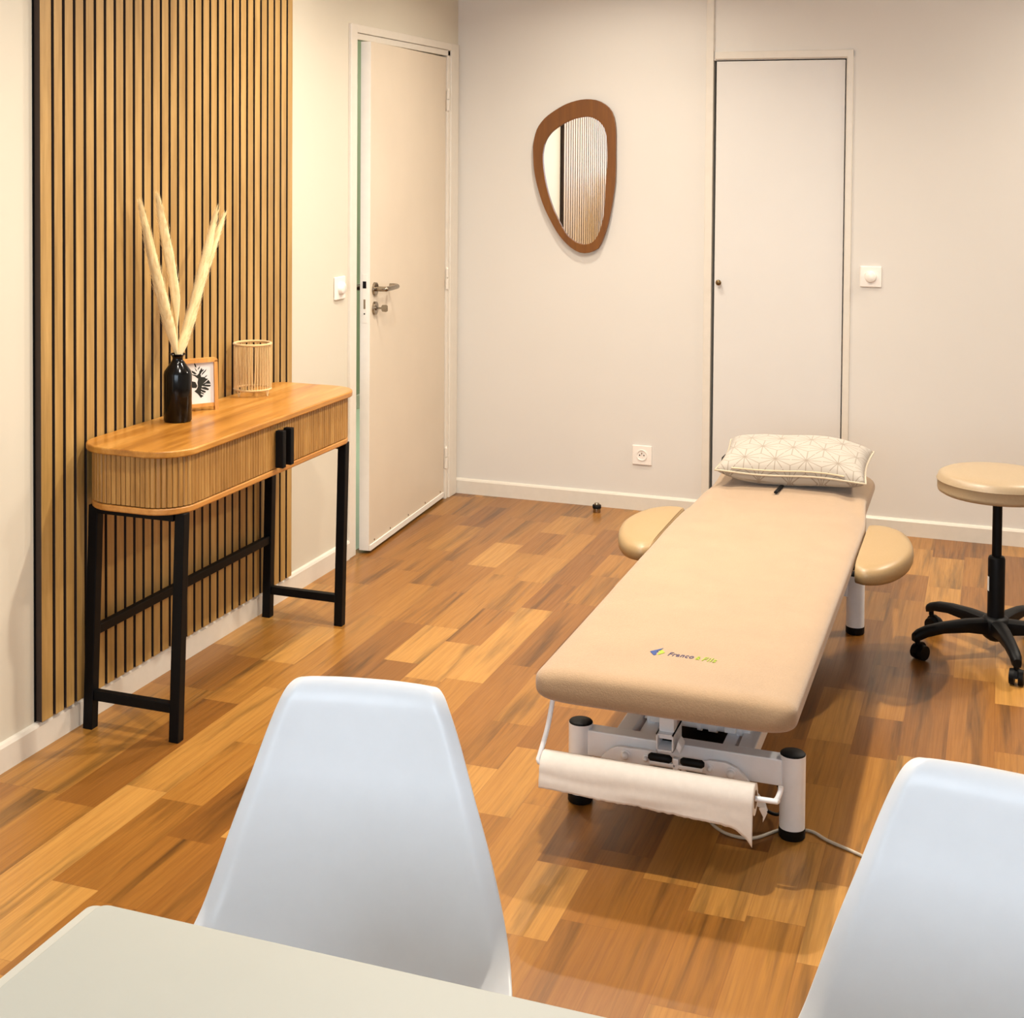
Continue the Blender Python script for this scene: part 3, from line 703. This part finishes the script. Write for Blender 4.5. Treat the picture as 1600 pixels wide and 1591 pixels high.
# two-way foot pedal
pd = B().box(1.643, 1.657, -2.90, -2.885, .10, .172).box(1.590, 1.650, -2.90, -2.89, .150, .159).box(1.655, 1.712, -2.90, -2.89, .150, .159).box(1.660, 1.670, -2.885, -2.87, .10, .150).make('foot_pedal', m_white_metal, bed, .002)
for xa, xb in ((1.585, 1.640), (1.660, 1.715)):
    b = B(); b.tube([(xa, -2.893, .166), (xa + .006, -2.893, .166), (xb - .006, -2.893, .166), (xb, -2.893, .166)], [.005, .0095, .0095, .005], 14, flat=1.); b.make('pedal_grip', m_rubber, pd)
B().box(1.58, 1.72, -2.84, -2.5, .06, .12).make('control_box', m_rubber, bed, .01)
# holder bar of the paper roll
RZ, RY = .196, -3.088
b = B(); b.tube(catmull([(1.398, -3.035, .335), (1.392, -3.058, .27), (1.382, -3.082, .215), (1.380, RY, RZ + .006), (1.392, RY, RZ), (1.45, RY, RZ), (1.70, RY, RZ), (1.89, RY, RZ), (1.905, RY + .004, RZ + .002), (1.912, RY + .012, RZ + .018), (1.913, RY + .014, RZ + .028)], 6), .0058, 12)
b.make('roll_holder', m_white_metal, bed)
# mains cable: loop under the base, then off towards the right
def fl(pts): return [(x, y, .004) for x, y in pts]
b = B(); b.tube(catmull(fl([(1.69, -2.62), (1.70, -2.78), (1.75, -2.86), (1.82, -2.87), (1.88, -2.80), (1.94, -2.785), (1.985, -2.818), (2.06, -2.860), (2.16, -2.93), (2.30, -3.02), (2.6, -3.1), (3.2, -3.0), (4.2, -2.6)]), 8), .0037, 8)
b.make('power_cable', m_cable, bed)
b = B(); b.tube(catmull([(1.80, -2.79, .09), (1.83, -2.80, .05), (1.87, -2.78, .03), (1.86, -2.70, .05), (1.82, -2.66, .09)], 6), .004, 8); b.make('cable_loop', m_rubber, bed)

# fitted cover over the padded top
CY0, CY1 = -3.105, -.80
def hw(y):
    if y < -1.5: return .290
    t = min(1, (y + 1.5) / .35); t = t * t * (3 - 2 * t); return .290 - .022 * t
def cover_ring(y, k, dip=0., n=64):
    """k in 0..1 shrinks the section at the rounded ends"""
    out = []; W_ = hw(y) - .05 * (1 - k); H = .036 * (k ** .6 if k > 0 else 0) + .002; zc = .372 + dip
    for j in range(n):
        a = 2 * PI * j / n; c, s_ = math.cos(a), math.sin(a)
        x = W_ * math.copysign(abs(c) ** .22, c); z = H * math.copysign(abs(s_) ** .62, s_)
        wob = 0
        if y > -1.9 and s_ > 0:
            f = min(1, (y + 1.9) / .5)
            wob = f * (.012 * noise.noise(Vector((x * 13, y * 4.2, 1))) + .007 * math.sin(x * 46 + 5 * y) * math.exp(-((y + 1.38) / .2) ** 2))
        wob += .0018 * noise.noise(Vector((x * 5, y * 5, 7))) * (1 if s_ > 0 else 0)
        if s_ > 0: z += .004 * (1 - (x / W_) ** 2) 
        out.append((BC + x, y, zc + z + wob))
    return out
def rise(y):
    t = max(0, (y + 1.42) / .6); return .008 * t * t
rings = []
for i in range(9):
    t = i / 8; k = math.sin(t * PI / 2); rings.append(cover_ring(CY0 + .045 * (1 - math.cos(t * PI / 2)), k, 0))
ys = [CY0 + .06 + (CY1 - CY0 - .1) * i / 110 for i in range(111)]
for y in ys: rings.append(cover_ring(y, 1, rise(y)))
for i in range(1, 9):
    t = 1 - i / 8; rings.append(cover_ring(CY1 - .04 * (1 - math.cos((1 - t) * PI / 2)) * 0 - .04 * t, max(math.sin(t * PI / 2), 0), rise(CY1)))
b = B(); b.rings(rings); cv = b.make('fitted_cover', m_cover, bed)
# printed logo on the cover
LZ = .4135
def flat(name, poly, mat, parent, z=LZ):
    b = B(); b.prism(poly, 'z', z, z + .0008); return b.make(name, mat, parent)
lg = flat('logo_arrow', [(1.588, -2.900), (1.612, -2.868), (1.609, -2.882), (1.601, -2.893), (1.607, -2.894), (1.604, -2.902), (1.606, -2.915), (1.602, -2.922)], m_blue, cv)
flat('logo_arrow_tail', [(1.612, -2.880), (1.622, -2.896), (1.610, -2.915), (1.607, -2.905), (1.611, -2.898), (1.608, -2.890)], m_lime, cv)
def word(txt, x, y, size, mat, sx):
    cu = bpy.data.curves.new('logo_text', 'FONT'); cu.body = txt; cu.size = size; cu.extrude = .0004; cu.shear = .25; cu.offset = .0002; cu.space_character = 1.1
    to = bpy.data.objects.new('tmp', cu); COL.objects.link(to)
    me = bpy.data.meshes.new_from_object(to); bpy.data.objects.remove(to)
    wmax = max(v.co.x for v in me.vertices)
    for v in me.vertices: v.co = Vector((x + v.co.x * sx / wmax, y + v.co.y, LZ + .0003 + v.co.z)) - parent_origin(cv)
    me.materials.clear(); me.materials.append(mat)
    o = bpy.data.objects.new('logo_text', me); COL.objects.link(o); o.parent = cv; return o
word('Franco', 1.630, -2.911, .034, m_navy, .060)
word('&', 1.694, -2.913, .032, m_lime, .011)
word('Fils', 1.709, -2.916, .036, m_lime, .034)

# arm rests
def armrest(side):
    pts = [(0, -.255), (.035, -.275), (.085, -.245), (.125, -.165), (.150, -.04), (.145, .08), (.115, .19), (.07, .25), (.03, .265), (0, .25)]
    cy = -1.66; P = catmull([(x, y, 0) for x, y in pts], 5)
    b = B(); rr = []
    for k, zz in ((.80, .330), (.93, .334), (.985, .345), (1., .360), (.985, .374), (.93, .384), (.80, .389), (.5, .391)):
        ring = []
        for p_ in P:
            x = p_.x - .06; y = p_.y * k
            x = (x * k + .06) if x > 0 else p_.x
            if p_.x <= .001: x = 0.004
            ring.append((BC + side * (.294 + max(.001, x)), cy + y, zz))
        if side < 0: ring.reverse()
        rr.append(ring)
    b.rings(rr); o = b.make('arm_rest', m_leather, bed)
    bb = B(); bb.box(BC + side * .22, BC + side * .34, cy - .06, cy + .0, .318, .330); bb.make('arm_bracket', m_black, o)
armrest(-1); armrest(1)
# strap end sticking out from under the pillow
b = B(); b.tube(catmull([(1.655, -1.03, .436), (1.645, -1.10, .428), (1.634, -1.205, .421), (1.631, -1.24, .420)], 5), .0065, 10, flat=.7); b.make('strap', m_rubber, bed, label='black strap end lying on the cover')

# paper roll
pr2 = thing('paper_roll', 'white examination paper roll with torn hanging edge on the foot end of the treatment table', 'paper roll', (1.62, RY, RZ))
XA, XB, RR = 1.392, 1.862, .033
b = B(); ang = [2 * PI * j / 40 for j in range(40)]
def rr_(x, r): return [(x, RY + r * math.cos(a), RZ - .002 + r * math.sin(a)) for a in ang]
b.rings([rr_(XA, .019), rr_(XA, RR), rr_(XB, RR), rr_(XB, .019), rr_(XA, .019)], caps=False); b.make('roll', m_tissue, pr2)
b = B(); b.rings([rr_(XA - .001, .0165), rr_(XA - .001, .0188), rr_(XB + .001, .0188), rr_(XB + .001, .0165), rr_(XA - .001, .0165)], caps=False); b.make('cardboard_core', plain('cardboard', (150, 120, 90), .8), pr2)
b = B(); NX, NZ = 120, 16; V = []
for i in range(NX + 1):
    x = XA + (XB - XA) * i / NX; t = i / NX
    bot = .158 - .016 * t + .0012 * noise.noise(Vector((x * 90, 0, 0))) * 2 + .004 * noise.noise(Vector((x * 14, 3, 0)))
    if t > .9: bot -= .034 * ((t - .9) / .1) ** 1.6
    for j in range(NZ + 1):
        s_ = j / NZ
        if s_ < .45:
            a = PI / 2 + (PI / 2) * (s_ / .45) * 1.0; y = RY + (RR + .0012) * math.cos(a); z = RZ - .002 + (RR + .0012) * math.sin(a)
        else:
            q = (s_ - .45) / .55; y = RY - RR - .0012 - .004 * math.sin(q * 1.4) + .002 * noise.noise(Vector((x * 7, q * 2, 5))); z = (RZ - .002) * (1 - q) + bot * q
        V.append((x, y, z))
b.add(V, [(i * (NZ + 1) + j, (i + 1) * (NZ + 1) + j, (i + 1) * (NZ + 1) + j + 1, i * (NZ + 1) + j + 1) for i in range(NX) for j in range(NZ)], True)
hs = b.make('hanging_sheet', m_tissue, pr2); m = hs.modifiers.new('thickness', 'SOLIDIFY'); m.thickness = .0004
b = B(); b.prism([(1.868, .172), (1.880, .178), (1.886, .165), (1.880, .150), (1.8765, .143), (1.877, .155)], 'y', -3.080, -3.0795); b.make('torn_shred', m_tissue, pr2)

# pillow
PLC = Vector((1.668, -1.035, .489))
pw = thing('pillow', 'cream rectangular pillow with star line print and zip, at the head of the treatment table', 'pillow', tuple(PLC))
PW_, PD_, PH_ = .252, .152, .066
def pil(u, v, s_):
    e = max(0, 1 - abs(u) ** 2.7) * max(0, 1 - abs(v) ** 2.7); h = PH_ * e ** .42
    x = u * PW_ * (1 - .05 * (1 - abs(v) ** 2)) ; y = v * PD_ * (1 - .07 * (1 - abs(u) ** 2))
    wr_ = .004 * noise.noise(Vector((u * 3, v * 3, s_))) * e ** .4
    sag = -.012 * abs(u) ** 3 if s_ > 0 else .006 * abs(u) ** 3
    zz = h * (1.05 if s_ > 0 else .9) * s_ + wr_ + sag * 0
    z0 = .016 * v * 1.5 + .004 * math.sin(u * 4)
    # tilt: front edge lower
    return Vector((x, y, zz + z0))
G = 40
b = B()
for s_ in (1, -1):
    V = [pil(-1 + 2 * i / G, -1 + 2 * j / G, s_) for i in range(G + 1) for j in range(G + 1)]
    b.add(V, [(i * (G + 1) + j, (i + 1) * (G + 1) + j, (i + 1) * (G + 1) + j + 1, i * (G + 1) + j + 1) for i in range(G) for j in range(G)], True)
po = b.make('pillowcase', m_pillow, pw, world=False)
bm = bmesh.new(); bm.from_mesh(po.data); bmesh.ops.remove_doubles(bm, verts=bm.verts, dist=.0004); bmesh.ops.recalc_face_normals(bm, faces=bm.faces); bm.to_mesh(po.data); bm.free()
for poly in po.data.polygons: poly.use_smooth = True
per = [(-1 + 2 * i / 24, -1) for i in range(24)] + [(1, -1 + 2 * i / 16) for i in range(16)] + [(1 - 2 * i / 24, 1) for i in range(24)] + [(-1, 1 - 2 * i / 16) for i in range(16)]
b = B(); b.tube([pil(u, v, 1) + Vector((u, v, 0)) * .001 for u, v in per], .0036, 8, closed=True); b.make('piping', m_piping, pw, world=False)
b = B(); b.tube([pil(-.78 + 1.5 * i / 20, -.995, 1) + Vector((0, -.003, .006)) for i in range(21)], .0028, 6); b.make('zip', plain('zip_tape', (196, 176, 146), .7), pw, world=False)
b = B(); b.tube([pil(-1, .0, 1) + Vector((-.003, .0, .0)), pil(-1, -.2, 1) + Vector((-.008, 0, .0)), pil(-1, -.4, 1) + Vector((-.003, 0, -.004))], .004, 8, flat=.5); b.make('tag_loop', m_rubber, pw, world=False)

# ------------------------------------------------------------------ stool
SX, SY = 2.333, -1.375
st = thing('rolling_stool', 'round rolling stool with beige padded seat and black five-star base', 'stool', (SX, SY, 0))
B().lathe([(.0, .508), (.168, .508), (.178, .514), (.180, .522), (.180, .546), (.183, .549), (.181, .553), (.176, .566), (.160, .574), (.10, .578), (.0, .579)], (SX, SY - .0, 0), 64, False).make('seat', m_leather2, st)
B().lathe([(.0, .486), (.05, .486), (.055, .5), (.12, .506), (.12, .509), (0, .509)], (SX, SY, 0), 32, False).make('seat_plate', m_black, st)
B().lathe([(.0, .30), (.0145, .30), (.0145, .49), (.0, .49)], (SX, SY, 0), 24, False).make('gas_lift', m_black, st)
col_ = B().lathe([(.0, .07), (.0255, .07), (.0255, .305), (.023, .312), (.019, .314), (.0, .314)], (SX, SY, 0), 32, False).make('column', m_black, st)
b = B(); b.box(SX - .0262, SX - .014, SY - .0235, SY - .0205, .205, .250); 
sa = [(SX - .0262 * math.cos(a), SY - .0262 * math.sin(a)) for a in [math.radians(-8 + 4.5 * i) for i in range(11)]]
b = B(); b.rings([[(x, y, .205) for x, y in sa], [(x, y, .250) for x, y in sa]], caps=False, closed=False); b.make('sticker', m_sticker, col_)
B().lathe([(.0, .050), (.022, .050), (.038, .062), (.045, .085), (.045, .112), (.034, .124), (.0, .126)], (SX, SY, 0), 32, False).make('hub', m_black, st)
for k, a in enumerate((139, 211, 283, 355, 67)):
    a = math.radians(a); d = Vector((math.cos(a), math.sin(a), 0)); n_ = Vector((-d.y, d.x, 0)); c = Vector((SX, SY, 0))
    rings = []
    for t, w_, zt, zb in ((.02, .024, .118, .070), (.10, .021, .119, .082), (.18, .018, .113, .083), (.235, .0165, .104, .074), (.262, .016, .094, .064), (.276, .012, .084, .060)):
        p = c + d * t
        rings.append([p + n_ * (w_ * sx * k_) + Vector((0, 0, z)) for sx, z, k_ in ((-1, zb, .8), (1, zb, .8), (1, (zb + zt) / 2, 1), (1, zt - .006, .95), (.5, zt, 1), (-.5, zt, 1), (-1, zt - .006, .95), (-1, (zb + zt) / 2, 1))])
    b = B(); b.rings(rings); ar = b.make('base_arm', m_black, st)
    p = c + d * .262; q = math.radians([140, 235, 262, 20, 120][k]); f = Vector((math.cos(q), math.sin(q), 0)); s2 = Vector((-f.y, f.x, 0))
    w0 = p - f * .012
    b = B(); b.cyl(p + Vector((0, 0, .052)), p + Vector((0, 0, .068)), .008, n=12)
    for sg in (-1, 1): b.tube([w0 + s2 * sg * .006 + Vector((0, 0, .024)), w0 + s2 * sg * .020 + Vector((0, 0, .024))], [.024, .0225], 24)
    hood = []
    for aa in range(0, 181, 20):
        r_ = math.radians(aa); hood.append((math.cos(r_) * .027, .026 + math.sin(r_) * .030))
    hb = [w0 + f * u - s2 * .0055 + Vector((0, 0, z)) for u, z in hood]; hf = [w0 + f * u + s2 * .0055 + Vector((0, 0, z)) for u, z in hood]
    b.rings([hb, hf], smooth=False); b.make('caster', m_black, ar)

# ------------------------------------------------------------------ desk table
TZ = .74; tx0, tx1, ty0, ty1 = 1.418, 3.02, -5.62, -4.806
tb = thing('desk_table', 'white rectangular table in the foreground with pale grey edge', 'table', ((tx0 + tx1) / 2, (ty0 + ty1) / 2, 0))
B().prism(outline(tx0 + .006, tx1 - .006, ty0 + .006, ty1 - .006, .012, .012, 5), 'z', TZ - .006, TZ).make('tabletop', m_table, tb, .0012)
B().prism(outline(tx0 - .012, tx1, ty0, ty1, .012, .012, 6), 'z', TZ - .028, TZ - .0055).make('edge_band', m_tedge, tb, .004)
for x in (tx0 + .06, tx1 - .06):
    for y in (ty0 + .06, ty1 - .06):
        b = B(); b.tube([(x, y, 0), (x, y, TZ - .028)], [.018, .026], 20); b.make('leg', m_tedge, tb)
B().box(tx0 + .08, tx1 - .08, ty0 + .07, ty0 + .09, TZ - .09, TZ - .028).make('apron', m_tedge, tb)
B().box(tx0 + .08, tx1 - .08, ty1 - .09, ty1 - .07, TZ - .09, TZ - .028).make('apron', m_tedge, tb)

# ------------------------------------------------------------------ shell chairs (local frame: sitter faces -y)
def make_chair(label, loc):
    r = thing('shell_chair', label, 'chair', loc, 'white plastic shell chairs at the table')
    # centreline: y, z, half width, forward curl of the sides
    prof = [(.000, .832, .078, .006), (-.003, .8265, .097, .009), (-.006, .814, .110, .012), (-.009, .790, .1225, .015), (-.013, .750, .138, .018), (-.020, .690, .158, .022), (-.029, .620, .182, .026), (-.042, .550, .203, .030),
            (-.064, .490, .219, .038), (-.105, .448, .228, .052), (-.170, .430, .232, .06), (-.260, .428, .230, .055), (-.350, .437, .226, .04), (-.430, .444, .216, .02), (-.470, .440, .203, .0), (-.490, .425, .188, -.006)]
    P = catmull([(y, z, w_) for y, z, w_, c in prof], 4); C4 = catmull([(c, 0, 0) for y, z, w_, c in prof], 4)
    us = [-1, -.975, -.93, -.88, -.82, -.72, -.58, -.4, -.2, 0, .2, .4, .58, .72, .82, .88, .93, .975, 1]
    b = B(); V = []
    m = len(P)
    for i in range(m):
        y, z, w_ = P[i]; cc = C4[i].x
        t = P[min(i + 1, m - 1)] - P[max(i - 1, 0)]; tl = math.hypot(t.x, t.y); nx, nz = (-t.y / tl * -1, t.x / tl * -1)   # normal towards the sitter (front / up)
        nx, nz = (t.y / tl, -t.x / tl)
        backness = max(.4, min(1, (z - .42) / .1))
        for u in us:
            au = abs(u); e = au ** 2.6 * cc
            rim = max(0, (au - .88) / .12); e -= .017 * rim ** 1.15 * backness
            topd = i / (m - 1)
            top = max(0, 1 - i / 11.0); e += -.020 * top ** 1.2 + .006 * (1 - top) * 0
            yy = y + nx * e; zz = z + nz * e - (au ** 3) * .006 * max(0, 1 - i / 9.)
            V.append((u * w_ * (1 - .05 * max(0, 1 - i / 2.) * au ** 4), yy, zz))
    k = len(us)
    b.add(V, [(i * k + j, (i + 1) * k + j, (i + 1) * k + j + 1, i * k + j + 1) for i in range(m - 1) for j in range(k - 1)], True)
    o = b.make('shell', m_shell, r, world=False)
    md = o.modifiers.new('thickness', 'SOLIDIFY'); md.thickness = .006; md.offset = 0
    md = o.modifiers.new('subdivision', 'SUBSURF'); md.levels = 2; md.render_levels = 2
    o.data.set_sharp_from_angle(angle=PI)
    for sx in (-1, 1):
        for a, c in (((sx * .13, -.14, .405), (sx * .215, -.045, 0)), ((sx * .13, -.36, .405), (sx * .215, -.46, 0))):
            l_ = B().tube([c, a], [.010, .017], 16).make('leg', m_leg_wood, r, world=False)
    b = B()
    for sx in (-1, 1):
        b.tube([(sx * .13, -.14, .38), (-sx * .17, -.39, .2)], .004, 8); b.tube([(sx * .14, -.15, .385), (sx * .14, -.35, .385)], .006, 8)
    b.tube([(-.14, -.15, .385), (.14, -.15, .385)], .006, 8); b.tube([(-.14, -.35, .385), (.14, -.35, .385)], .006, 8)
    b.tube([(-.14, -.25, .385), (-.1, -.25, .42)], .008, 8); b.tube([(.14, -.25, .385), (.1, -.25, .42)], .008, 8)
    b.make('wire_brace', m_black, r, world=False)
    return r
def copy_tree(o, parent=None):
    c = o.copy(); COL.objects.link(c); c.parent = parent
    for chd in [x for x in SC.objects if x.parent is o]: copy_tree(chd, c)
    return c
c1 = make_chair('white plastic shell chair at the left end of the table, seen whole', (1.514, -4.318, 0)); c1.rotation_euler.z = math.radians(10)
c2 = copy_tree(c1); c2.location = (2.340, -4.310, 0); c2.rotation_euler.z = math.radians(-8); c2['label'] = 'white plastic shell chair cut off by the right edge of the picture'
